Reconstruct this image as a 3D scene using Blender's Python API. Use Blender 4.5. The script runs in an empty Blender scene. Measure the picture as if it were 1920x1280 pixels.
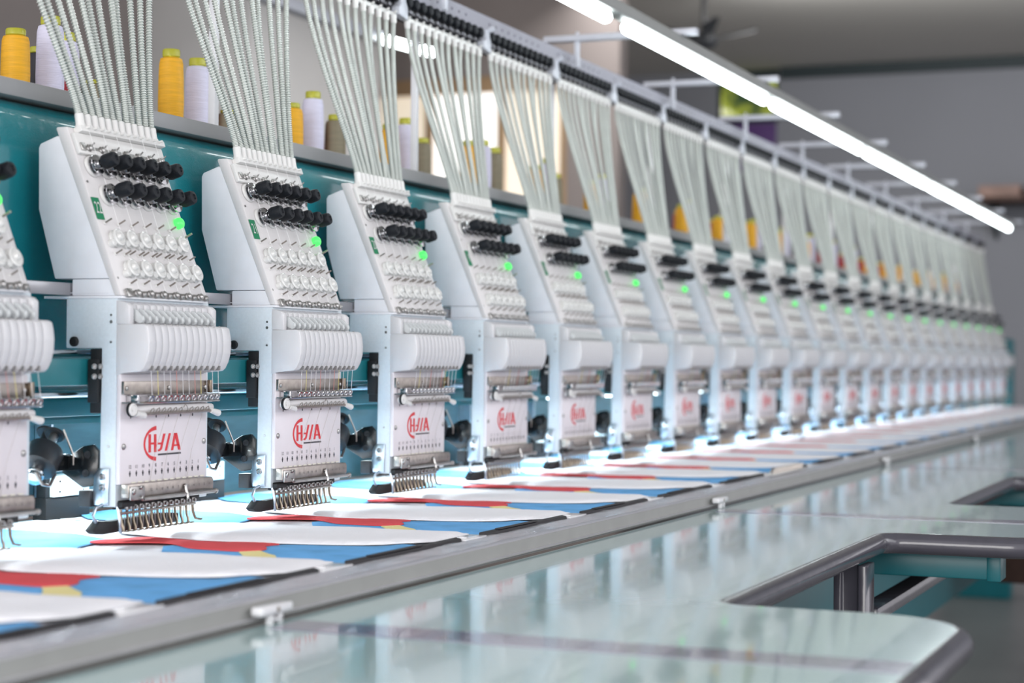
import bpy, bmesh, math, random
import numpy as np
from mathutils import Vector, Matrix, noise
random.seed(7)
PI = math.pi
C = bpy.context.scene.collection
ZO = 0.85                      # height of the measuring plane above the shop floor

# ------------------------------------------------------------------ camera
F = 3500.0
vx, vy = 2382.0, 686.0         # vanishing point of the machine row
p1 = np.array([vx-960, -(vy-640), F])
xh = 960 - F*F/(vx-960)
yh = vy - .009*(vx-xh)
p2 = np.array([xh-960, -(yh-640), F])
ax = p1/np.linalg.norm(p1)
az = np.cross(p2, p1); az /= np.linalg.norm(az)
if az[1] < 0: az = -az
ay = np.cross(az, ax)
if ay[0] > 0: ay = -ay
R = np.stack([ax, ay, az])
S = 0.3
P0 = 6.422*S*ax[2]*np.array([(220.5-960)/F, -(850-640)/F, 1.0])
CAM = np.array([0, 0, .06]) - R@P0
cd = bpy.data.cameras.new('camera'); cam = bpy.data.objects.new('camera', cd); C.objects.link(cam)
cd.sensor_width = 36; cd.lens = F/1920*36; cd.clip_start = .05; cd.clip_end = 100
M = Matrix.Identity(4)
for i in range(3):
    M[i][0] = R[i, 0]; M[i][1] = R[i, 1]; M[i][2] = -R[i, 2]; M[i][3] = CAM[i]
M[2][3] += ZO
cam.matrix_world = M
cd.dof.use_dof = True; cd.dof.focus_distance = 2.03; cd.dof.aperture_fstop = 5.2
sc = bpy.context.scene; sc.camera = cam
sc.view_settings.view_transform = 'Standard'; sc.view_settings.look = 'None'
sc.view_settings.gamma = 1; sc.view_settings.use_curve_mapping = False
sc.view_settings.exposure = 0.22

# ------------------------------------------------------------------ light
w = bpy.data.worlds.new('world'); sc.world = w; w.use_nodes = True
bg = w.node_tree.nodes['Background']; bg.inputs[0].default_value = (.96, .94, 1.0, 1); bg.inputs[1].default_value = 1.0
def area(name, loc, rot, sx, sy, power, col=(1, 1, 1), parent=None):
    l = bpy.data.lights.new(name, 'AREA'); l.shape = 'RECTANGLE'; l.size = sx; l.size_y = sy; l.energy = power; l.color = col
    o = bpy.data.objects.new(name, l); C.objects.link(o); o.location = loc; o.rotation_euler = rot
    if parent: o.parent = parent
    return o
# daylight from the hall's windows on the operator's side, above and behind the camera
area('hall_window_light', (1.0, -4.0, ZO+1.7), (math.radians(68), 0, 0), 7, 1.6, 68, (.95, .98, 1))
area('side_fill_light', (-4.5, -.6, ZO+.9), (0, math.radians(-90), 0), 2.2, 4.0, 150, (1, .985, .96))  # added fill from the open left side, brightens the heads' flanks; no real window
area('end_wall_fill_light', (7.3, .2, ZO+1.90), (0, math.radians(-66), 0), .4, 2.4, 34, (1, .99, .97))  # unseen fill added to lift the end wall, not a fitting of the hall
area('background_fill_light', (4.6, 1.7, ZO+1.97), (math.radians(-28), 0, 0), 5, .4, 75, (1, .97, .95))  # extra fill tilted at the back wall and pillar, no ceiling lamp stands here

# ------------------------------------------------------------------ materials
MATS = {}
def mat(name, col, rough=.5, metal=0, emit=None, es=0, noise_amt=0.0, nscale=40, bump=0.0, alpha=1, trans=0, coat=0, bscale=None, stretch=None, spec=.5):
    m = bpy.data.materials.new(name); m.use_nodes = True; nt = m.node_tree; b = nt.nodes['Principled BSDF']
    b.inputs['Base Color'].default_value = (*col, 1); b.inputs['Roughness'].default_value = rough
    b.inputs['Metallic'].default_value = metal; b.inputs['Alpha'].default_value = alpha
    b.inputs['Transmission Weight'].default_value = trans; b.inputs['Coat Weight'].default_value = coat
    b.inputs['Specular IOR Level'].default_value = spec
    if emit: b.inputs['Emission Color'].default_value = (*emit, 1); b.inputs['Emission Strength'].default_value = es
    if noise_amt or bump:
        tc = nt.nodes.new('ShaderNodeTexCoord'); n = nt.nodes.new('ShaderNodeTexNoise'); n.inputs['Scale'].default_value = nscale
        src = tc.outputs['Object']
        if stretch:
            mp = nt.nodes.new('ShaderNodeMapping'); mp.inputs['Scale'].default_value = stretch
            nt.links.new(src, mp.inputs[0]); src = mp.outputs[0]
        nt.links.new(src, n.inputs['Vector'])
        if noise_amt:
            r = nt.nodes.new('ShaderNodeMapRange'); r.inputs['To Min'].default_value = 1-noise_amt; r.inputs['To Max'].default_value = 1+noise_amt
            r.inputs['From Min'].default_value = .3; r.inputs['From Max'].default_value = .7
            nt.links.new(n.outputs['Fac'], r.inputs['Value'])
            v = nt.nodes.new('ShaderNodeVectorMath'); v.operation = 'SCALE'; v.inputs[0].default_value = col
            nt.links.new(r.outputs[0], v.inputs['Scale']); nt.links.new(v.outputs[0], b.inputs['Base Color'])
        if bump:
            n2 = nt.nodes.new('ShaderNodeTexNoise'); n2.inputs['Scale'].default_value = bscale or nscale
            nt.links.new(src, n2.inputs['Vector'])
            bp = nt.nodes.new('ShaderNodeBump'); bp.inputs['Strength'].default_value = bump; bp.inputs['Distance'].default_value = .002
            nt.links.new(n2.outputs['Fac'], bp.inputs['Height']); nt.links.new(bp.outputs[0], b.inputs['Normal'])
    MATS[name] = m
    return m
mat('column_paint', (.66, .73, .78), .35, noise_amt=.03, nscale=300)
mat('casing_white', (.80, .81, .85), .38, noise_amt=.02, nscale=60)
mat('panel_white', (.68, .66, .66), .35, noise_amt=.02, nscale=60)
mat('cover_white', (.62, .615, .63), .30, noise_amt=.01, nscale=30)
mat('plate_grey', (.74, .70, .73), .4, noise_amt=.03, nscale=30)
mat('white_plastic', (.70, .695, .68), .3, noise_amt=.01)
mat('lever_plastic', (.72, .75, .76), .2, trans=.25)
mat('wheel_plastic', (.80, .80, .78), .15, trans=.15, coat=.4)
mat('knob_black', (.008, .010, .014), .5, bump=.3, nscale=900, spec=.25)
mat('black', (.007, .008, .010), .6, noise_amt=.1)
mat('black_gloss', (.006, .008, .010), .22, coat=.3, noise_amt=.1)
mat('cup_black', (.020, .022, .026), .4, noise_amt=.1, nscale=200)
mat('rubber_dark', (.012, .010, .013), .6, noise_amt=.1, nscale=80)
mat('chrome', (.55, .55, .56), .12, 1, noise_amt=.05, nscale=200)
mat('bar_grey', (.32, .32, .34), .3, .6, noise_amt=.05, nscale=20)
mat('dull_metal', (.42, .41, .40), .32, 1, noise_amt=.1, nscale=120)
mat('warm_metal', (.40, .36, .33), .33, 1, noise_amt=.15, nscale=150)
mat('brass_metal', (.27, .22, .17), .30, 1, noise_amt=.2, nscale=300)
mat('blue_metal', (.55, .62, .70), .28, 1, noise_amt=.08, nscale=200)
mat('brushed_steel', (.05, .13, .16), .3, .7, noise_amt=.15, nscale=90, stretch=(.2, 1, 1))
mat('red_ink', (.66, .030, .040), .5, noise_amt=.03)
mat('ink', (.035, .035, .045), .5, noise_amt=.05)
mat('dash_ink', (.80, .78, .68), .5, noise_amt=.03)
mat('sticker_green', (.015, .22, .10), .4, noise_amt=.05)
mat('led_green', (.02, .3, .05), .3, emit=(.09, 1.0, .15), es=1.0, noise_amt=.01)
mat('teal_paint', (.004, .20, .235), .26, coat=1, noise_amt=.05, nscale=25, bump=.25, bscale=500)
mat('teal_flat', (.004, .13, .155), .35, noise_amt=.05, nscale=25)
mat('teal_pale', (.010, .16, .185), .3, noise_amt=.05)
mat('shelf_grey', (.28, .285, .29), .4, noise_amt=.03, nscale=10)
mat('tube_plastic', (.58, .64, .60), .25, trans=.35, noise_amt=.03)
mat('coil_wire', (.73, .76, .72), .18, .3, noise_amt=.03)
mat('rail_grey', (.46, .46, .50), .3, .35, noise_amt=.05, nscale=30)
mat('rail_face', (.25, .25, .24), .4, .2, noise_amt=.05, nscale=30)
mat('film', (.80, .80, .84), .12, alpha=.35, bump=.8, nscale=60, noise_amt=.05)
mat('table_top', (.42, .585, .585), .105, coat=.5, noise_amt=.02, nscale=4, bump=.02, bscale=30)
mat('bumper_grey', (.062, .060, .075), .22, coat=.4, noise_amt=.08, nscale=30, bump=.25, bscale=50)
mat('seam_tape', (.20, .19, .26), .12, coat=.5, noise_amt=.08, nscale=30)
mat('bed_white', (.70, .80, .80), .35, noise_amt=.03, nscale=8)
mat('clear_white', (.85, .85, .87), .12, trans=.2, noise_amt=.02)
mat('pcb_white', (.72, .82, .82), .35, noise_amt=.03)
mat('thread_yellow', (.90, .46, .015), .5, noise_amt=.10, nscale=30, stretch=(1, 1, 14), bump=.4, bscale=60)
mat('thread_white', (.70, .69, .86), .5, noise_amt=.05, nscale=30, stretch=(1, 1, 14), bump=.4, bscale=60)
mat('thread_red', (.36, .015, .03), .5, noise_amt=.10, nscale=30, stretch=(1, 1, 14))
mat('thread_olive', (.22, .19, .12), .5, noise_amt=.10, nscale=30, stretch=(1, 1, 14))
mat('thread_black', (.012, .012, .02), .5, noise_amt=.10, nscale=30, stretch=(1, 1, 14))
mat('spool_cap', (.62, .62, .05), .3, trans=.3, noise_amt=.05)
mat('lamp_tube', (1, 1, 1), .3, emit=(.90, .98, 1.0), es=9.5, noise_amt=.01)
mat('lamp_bar', (.24, .25, .24), .4, noise_amt=.04, nscale=10)
mat('bracket_paint', (.52, .54, .60), .35, noise_amt=.03)
mat('dark_metal', (.10, .10, .11), .3, .8, noise_amt=.2, nscale=200)
mat('post_white', (.80, .81, .84), .35, noise_amt=.02)
mat('channel_grey', (.31, .31, .36), .35, noise_amt=.05)
mat('work_light', (1, 1, 1), .3, emit=(.85, .97, 1.0), es=12, noise_amt=.01)
mat('fil_y', (.85, .75, .25), .5, noise_amt=.02); mat('fil_r', (.75, .30, .26), .5, noise_amt=.02); mat('fil_w', (.85, .85, .85), .4, noise_amt=.02)
def cloth(name, col, amt=.06):
    return mat(name, col, .85, noise_amt=amt, nscale=22, bump=.35, bscale=300, spec=.2)
cloth('cloth_white', (.76, .75, .79), .03); cloth('cloth_flap', (.84, .83, .86), .02); cloth('cloth_blue', (.14, .40, .74), .16)
cloth('cloth_blue_light', (.16, .46, .76), .16); cloth('cloth_red', (.68, .085, .095), .06); cloth('cloth_yellow', (.78, .68, .32), .05)
mat('wall_light', (.60, .595, .59), .85, noise_amt=.03, nscale=2); mat('wall_taupe', (.29, .255, .245), .85, noise_amt=.08, nscale=1.5)
mat('wall_end', (.235, .245, .275), .8, noise_amt=.05, nscale=1); mat('ceiling_paint', (.55, .54, .51), .85, noise_amt=.05, nscale=.7)
mat('floor_concrete', (.15, .15, .15), .35, noise_amt=.12, nscale=3); mat('wood_tan', (.45, .30, .17), .6, noise_amt=.1, nscale=4)
mat('window_lit', (.9, .85, .75), .5, emit=(1.0, .86, .66), es=.50, noise_amt=.01)
mat('window_white', (1, 1, 1), .5, emit=(1.0, .98, .93), es=1.0, noise_amt=.01)
mat('purple', (.09, .035, .17), .6, noise_amt=.1, nscale=3); mat('dark_trim', (.012, .025, .03), .6, noise_amt=.1)
mat('carton', (.30, .20, .17), .7, noise_amt=.25, nscale=6); mat('carton_red', (.25, .05, .05), .7, noise_amt=.2, nscale=6)
mat('brown_dark', (.05, .022, .015), .6, noise_amt=.2)
# outdoor foliage seen through the far window: leaf colour from noise, lit by the sky behind the frosted pane
def foliage():
    m = bpy.data.materials.new('window_foliage'); m.use_nodes = True; nt = m.node_tree; b = nt.nodes['Principled BSDF']
    tc = nt.nodes.new('ShaderNodeTexCoord'); v = nt.nodes.new('ShaderNodeTexNoise'); v.inputs['Scale'].default_value = 9
    r = nt.nodes.new('ShaderNodeValToRGB'); e = r.color_ramp.elements
    e[0].position = .38; e[0].color = (.01, .03, .01, 1); e[1].position = .62; e[1].color = (.32, .36, .03, 1)
    x = e.new(.76); x.color = (1, 1, .75, 1)
    nt.links.new(tc.outputs['Object'], v.inputs['Vector']); nt.links.new(v.outputs['Fac'], r.inputs[0])
    nt.links.new(r.outputs[0], b.inputs['Emission Color']); b.inputs['Emission Strength'].default_value = 1.0
    b.inputs['Base Color'].default_value = (.02, .03, .02, 1); MATS['window_foliage'] = m
foliage()
MATS['teal_paint'].node_tree.nodes['Principled BSDF'].inputs['Coat Roughness'].default_value = .09

# ------------------------------------------------------------------ geometry helpers
ORG = {}
class MB:
    def __init__(s): s.bm = bmesh.new(); s.mi = 0
    def _f(s, vs):
        try: f = s.bm.faces.new(vs); f.material_index = s.mi; return f
        except ValueError: return None
    def box(s, a, b, rot=None, bev=0, seg=2):
        x0, y0, z0 = a; x1, y1, z1 = b
        v = [s.bm.verts.new(p) for p in ((x0,y0,z0),(x1,y0,z0),(x1,y1,z0),(x0,y1,z0),(x0,y0,z1),(x1,y0,z1),(x1,y1,z1),(x0,y1,z1))]
        if rot is not None:
            c = Vector(((x0+x1)/2, (y0+y1)/2, (z0+z1)/2))
            for q in v: q.co = c + rot@(q.co-c)
        fs = [s._f([v[i] for i in q]) for q in ((0,3,2,1),(4,5,6,7),(0,1,5,4),(1,2,6,5),(2,3,7,6),(3,0,4,7))]
        if bev: s._bev(fs, bev, seg)
        return s
    def _bev(s, fs, w, seg=2):
        es = list({e for f in fs if f for e in f.edges})
        bmesh.ops.recalc_face_normals(s.bm, faces=[f for f in fs if f])
        bmesh.ops.bevel(s.bm, geom=es, offset=w, segments=seg, profile=.5, affect='EDGES', clamp_overlap=True)
    def prism(s, poly, o, u, v, ext, bev=0, seg=2):
        """poly 2-D in axes u,v from origin o, swept along vector ext"""
        o = Vector(o); u = Vector(u); v = Vector(v); ext = Vector(ext)
        A = [s.bm.verts.new(o+u*p[0]+v*p[1]) for p in poly]; B = [s.bm.verts.new(q.co+ext) for q in A]
        fs = [s._f(A[::-1]), s._f(B)]; n = len(A)
        for i in range(n): fs.append(s._f([A[i], A[(i+1) % n], B[(i+1) % n], B[i]]))
        bmesh.ops.recalc_face_normals(s.bm, faces=[f for f in fs if f])
        if bev: s._bev(fs, bev, seg)
        return s
    def yz(s, poly, x0, x1, bev=0, seg=2): return s.prism(poly, (x0,0,0), (0,1,0), (0,0,1), (x1-x0,0,0), bev, seg)
    def xz(s, poly, y0, y1, bev=0, seg=2): return s.prism(poly, (0,y0,0), (1,0,0), (0,0,1), (0,y1-y0,0), bev, seg)
    def xy(s, poly, z0, z1, bev=0, seg=2): return s.prism(poly, (0,0,z0), (1,0,0), (0,1,0), (0,0,z1-z0), bev, seg)
    def lathe(s, prof, o, axis, n=16):
        """prof: [(r, h)...] along axis from o"""
        o = Vector(o); a = Vector(axis).normalized(); t = Vector((0,0,1)) if abs(a.z) < .9 else Vector((1,0,0))
        u = a.cross(t).normalized(); v = a.cross(u)
        rings = []
        for r, h in prof:
            if r <= 1e-7: rings.append([s.bm.verts.new(o+a*h)])
            else: rings.append([s.bm.verts.new(o+a*h+(u*math.cos(2*PI*k/n)+v*math.sin(2*PI*k/n))*r) for k in range(n)])
        for A, B in zip(rings, rings[1:]):
            for k in range(n):
                k2 = (k+1) % n
                if len(A) == 1 and len(B) == 1: continue
                if len(A) == 1: s._f([A[0], B[k], B[k2]])
                elif len(B) == 1: s._f([A[k], A[k2], B[0]])
                else: s._f([A[k], A[k2], B[k2], B[k]])
        if len(rings[0]) > 1: s._f(rings[0][::-1])
        if len(rings[-1]) > 1: s._f(rings[-1])
        return s
    def cyl(s, p0, p1, r, n=12, r1=None):
        d = Vector(p1)-Vector(p0); return s.lathe([(r, 0), (r if r1 is None else r1, d.length)], p0, d, n)
    def tube(s, pts, r, n=8, closed=False):
        pts = [Vector(p) for p in pts]; m = len(pts); rings = []; u = None
        for i, p in enumerate(pts):
            if closed: d = pts[(i+1) % m]-pts[i-1]
            else: d = pts[min(i+1, m-1)]-pts[max(i-1, 0)]
            d.normalize()
            if u is None:
                t = Vector((0,0,1)) if abs(d.z) < .9 else Vector((1,0,0)); u = d.cross(t).normalized()
            else: u = (u-d*u.dot(d)).normalized()
            v = d.cross(u); rr = r[i] if isinstance(r, (list, tuple)) else r
            rings.append([s.bm.verts.new(p+(u*math.cos(2*PI*k/n)+v*math.sin(2*PI*k/n))*rr) for k in range(n)])
        for i in range(m if closed else m-1):
            A, B = rings[i], rings[(i+1) % m]
            for k in range(n): s._f([A[k], A[(k+1) % n], B[(k+1) % n], B[k]])
        if not closed: s._f(rings[0][::-1]); s._f(rings[-1])
        return s
    def text(s, body, o, u, v, h, th=.0003, bold=0):
        cu = bpy.data.curves.new('t', 'FONT'); cu.body = body; cu.size = h*1.38; cu.align_x = 'CENTER'; cu.align_y = 'CENTER'; cu.resolution_u = 2
        cu.offset = bold
        ob = bpy.data.objects.new('t', cu); me = bpy.data.meshes.new_from_object(ob)
        o = Vector(o); u = Vector(u); v = Vector(v); n = u.cross(v).normalized()
        vs = [s.bm.verts.new(o+u*q.co.x+v*q.co.y+n*th) for q in me.vertices]
        for p in me.polygons: s._f([vs[i] for i in p.vertices])
        bpy.data.objects.remove(ob); bpy.data.curves.remove(cu); bpy.data.meshes.remove(me)
        return s
    def build(s, name, mats, parent=None, org=None, ang=38, recalc=True):
        if recalc: bmesh.ops.recalc_face_normals(s.bm, faces=s.bm.faces[:])
        lim = math.radians(ang)
        for f in s.bm.faces: f.smooth = True
        for e in s.bm.edges:
            if len(e.link_faces) == 2 and e.calc_face_angle(0) > lim: e.smooth = False
        po = Vector(ORG[parent.name]) if parent else None
        if org is None:
            if po is not None: org = po
            else:
                xs = [v.co for v in s.bm.verts]; org = Vector([(min(c[i] for c in xs)+max(c[i] for c in xs))/2 for i in (0, 1)]+[min(c[2] for c in xs)])
        org = Vector(org)
        for v in s.bm.verts: v.co -= org
        me = bpy.data.meshes.new(name); s.bm.to_mesh(me); s.bm.free()
        for m in (mats if isinstance(mats, (list, tuple)) else [mats]): me.materials.append(MATS[m])
        o = bpy.data.objects.new(name, me); C.objects.link(o)
        if parent: o.parent = parent; o.location = org-po
        else: o.location = org+Vector((0, 0, ZO))
        ORG[o.name] = tuple(org)
        return o
def tag(o, label, cat, group=None, kind=None):
    o['label'] = label; o['category'] = cat
    if group: o['group'] = group
    if kind: o['kind'] = kind
    return o
def empty(name, loc, label, cat, group=None):
    o = bpy.data.objects.new(name, None); C.objects.link(o); o.location = Vector(loc)+Vector((0, 0, ZO)); o.empty_display_size = .05
    ORG[o.name] = tuple(loc)
    return tag(o, label, cat, group)
def struct(o): o['kind'] = 'structure'; return o
def copy_tree(o, parent=None):
    c = o.copy(); C.objects.link(c)
    if parent: c.parent = parent
    for ch in list(o.children): copy_tree(ch, c)
    return c
def place(proto, dx, label, first):
    c = proto if first else copy_tree(proto)
    if not first: c.location = proto.location+Vector((dx, 0, 0))
    c['label'] = label; ORG[c.name] = tuple(Vector(ORG[proto.name])+Vector((dx, 0, 0)))
    return c
def arc(cx, cy, r, a0, a1, n):
    return [(cx+r*math.cos(math.radians(a0+(a1-a0)*i/n)), cy+r*math.sin(math.radians(a0+(a1-a0)*i/n))) for i in range(n+1)]

# ------------------------------------------------------------------ the hall
def quad(name, pts, m):
    b = MB(); vs = [b.bm.verts.new(p) for p in pts]; b._f(vs); return b
XE, YB, ZC, ZF = 10.0, 3.0, 2.0, -.85
struct(MB().box((-4, -6, ZF-.1), (XE+.2, YB+.2, ZF)).build('floor', 'floor_concrete'))
struct(MB().box((-1.0, -3.2, ZC), (XE+.2, YB+.2, ZC+.12)).build('ceiling', 'ceiling_paint'))
struct(MB().box((-1, YB, ZF), (XE+.15, YB+.15, ZC)).build('wall_back', 'wall_taupe'))
# partition wall across the hall with a wide lit window
XP = 6.5
b = MB(); b.box((XP, 1.72, ZF), (XP+.1, 1.975, ZC-.001)); b.box((XP, 1.975, 1.475), (XP+.1, YB-.001, ZC-.001)); b.box((XP, 1.975, ZF), (XP+.1, YB-.001, .45))
struct(b.build('wall_partition', 'wall_taupe'))
b = MB(); b.box((XP+.01, 1.975, 1.40), (XP+.06, YB-.002, 1.475)); b.box((XP+.01, 1.975, .45), (XP+.06, YB-.002, .50))
for y in (1.975, 2.29, 2.66, 2.955): b.box((XP+.02, y, .50), (XP+.06, y+.04, 1.40))
wf = struct(b.build('window_1', 'wood_tan'))
b = MB()
for k, y in enumerate((2.015, 2.33, 2.70)): b.mi = (0, 1, 0)[k]; b.box((XP+.035, y, .50), (XP+.045, y+(.275, .33, .255)[k], 1.40))
wp = b.build('pane', ['window_lit', 'window_white'], wf)
# end wall with the small leafy window
b = MB(); b.box((XE, -3.2, ZF), (XE+.15, 1.86, ZC)); b.box((XE, 2.26, ZF), (XE+.15, YB, ZC)); b.box((XE, 1.86, ZF), (XE+.15, 2.26, 1.66))
struct(b.build('wall_end', 'wall_end'))
b = MB(); b.box((XE+.02, 1.86, 1.94), (XE+.06, 2.26, 2.0)); b.box((XE+.02, 1.86, 1.66), (XE+.06, 2.26, 1.69)); b.box((XE+.02, 1.86, 1.69), (XE+.06, 1.88, 1.94)); b.box((XE+.02, 2.24, 1.69), (XE+.06, 2.26, 1.94))
wf = struct(b.build('window_2', 'dark_trim'))
b = MB(); b.box((XE+.035, 1.88, 1.69), (XE+.04, 2.24, 1.94)); b.build('pane', 'window_foliage', wf)
tag(MB().box((XE-.03, 1.87, 1.35), (XE-.001, 2.26, 1.655), bev=.004).build('wall_banner', 'purple'), 'purple banner on the far grey wall below the leafy window', 'banner')
struct(MB().box((XE-.05, -3.2, 1.93), (XE-.001, 1.84, 1.999)).build('trim_1', 'dark_trim'))
struct(MB().box((4.62, YB-.45, ZF), (5.75, YB-.001, ZC-.001), bev=.01).build('wall_pillar', 'wall_light'))
# shelf with cartons on the far wall
t = empty('wall_shelf', (XE-.2, .2, 1.12), 'high shelf with bracket arms on the far grey wall, at the right edge', 'shelf')
MB().box((XE-.35, -.2, 1.10), (XE-.001, .62, 1.13), bev=.004).build('board', 'brown_dark', t)
for y in (-.1, .5): MB().prism([(0, 0), (-.3, 0), (0, -.2)], (XE-.002, y, 1.10), (1, 0, 0), (0, 0, 1), (0, .02, 0)).build('bracket', 'dark_trim', t)
for k, (y, wd, h, m, lab) in enumerate(((.34, .24, .07, 'carton', 'pinkish brown carton lying at the left end of the high far shelf'), (.05, .25, .10, 'carton', 'taller brown carton in the middle of the high far shelf'), (-.18, .2, .08, 'carton_red', 'dark red carton at the right end of the high far shelf'))):
    bx = MB().box((XE-.3, y, 1.131), (XE-.05, y+wd, 1.131+h), bev=.004)
    tag(bx.build('carton', m), lab, 'box', 'cartons on the far shelf')
# ceiling fan far away
FX, FY = 7.5, 1.62
t = empty('ceiling_fan', (FX, FY, 1.72), 'small dark ceiling fan hanging far behind the strip light', 'fan')
MB().lathe([(.012, .27), (.012, .08), (.06, .07), (.075, .03), (.05, 0), (0, -.01)], (FX, FY, 1.72), (0, 0, 1), 20).build('motor', 'cup_black', t)
for k in range(4):
    a = math.radians(25+90*k); u = (math.cos(a), math.sin(a), .25); v = (-math.sin(a), math.cos(a), .3)
    MB().prism([(.05, -.015), (.09, -.035), (.26, -.04), (.28, 0), (.26, .04), (.09, .035), (.05, .015)], (FX, FY, 1.75), u, v, (0, 0, .006)).build('blade', 'cup_black', t)
# a piece of another machine's light behind
t = empty('background_lamp', (3.0, 1.2, 1.0), 'short bright strip lamp on a white arm behind the thread tubes', 'lamp')
MB().box((2.3, 1.19, 1.0), (3.02, 1.23, 1.03), bev=.003).build('arm', 'bracket_paint', t)
MB().tube([(2.98, 1.18, 1.005), (3.28, 1.18, 1.018)], .012, 12).build('lamp_tube', 'lamp_tube', t)
MB().box((2.3, 1.2, 1.03), (2.33, 1.225, 2.0)).build('hanger', 'bracket_paint', t)

# ------------------------------------------------------------------ main beam, shelf, bed
b = MB()
prof = [(.112, .098), (.112, .377)]+[(.140+.028*math.cos(math.radians(a)), .377+.028*math.sin(math.radians(a))) for a in (170, 160, 150, 140, 130, 120, 110, 100, 90)]+[(.30, .405), (.30, .098)]
b.yz(prof, -.75, 6.62)
t = empty('machine_beam', (3.0, .2, -.03), 'long glossy teal main beam running behind all the embroidery heads', 'beam')
b.build('beam_body', 'teal_paint', t)
tag(MB().box((6.64, .0, -.85), (6.76, .3, .26), bev=.01).build('end_post', 'teal_flat'), 'teal post closing the far right end of the machine', 'post')
MB().box((-.75, .085, .0925), (6.6, .111, .111), bev=.002).build('beam_flange', 'teal_flat', t)
MB().box((-.75, .285, -.03), (6.6, .30, .097)).build('rear_panel', 'brushed_steel', t)
for n in range(-2, 22):
    x = .3*n+.256
    MB().box((x, .262, -.03), (x+.004, .2845, .096)).build('panel_rib', 'blue_metal', t)
tag(MB().box((-.75, .114, .4055), (6.62, .32, .4225), bev=.0012).build('thread_shelf', 'shelf_grey'), 'long grey shelf on top of the teal beam carrying the thread spools', 'shelf')
tag(MB().box((-.75, -.262, -.05), (6.63, .284, -.0335), bev=.001).build('machine_bed', 'bed_white'), 'pale flat machine bed under the fabric panels and heads', 'machine bed')

# rails that run through all heads
tag(MB().box((-.7, .0560, .2112), (6.5, .0610, .2235), bev=.0008).build('linear_rail', 'bar_grey'), 'flat grey steel rail running behind the head casings', 'rail')
t = empty('drive_link', (3, .05, .11), 'teal link bar with two polished shafts passing between all heads', 'drive bar')
b = MB().box((-.7, .034, .1245), (6.46, .052, .1505), bev=.0015); b.build('link_bar', 'teal_pale', t)
MB().cyl((-.7, .047, .1555), (6.5, .047, .1555), .0031, 16).build('shaft', 'chrome', t)
MB().cyl((-.7, .047, .1165), (6.5, .047, .1165), .0036, 16).build('shaft', 'chrome', t)

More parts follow.
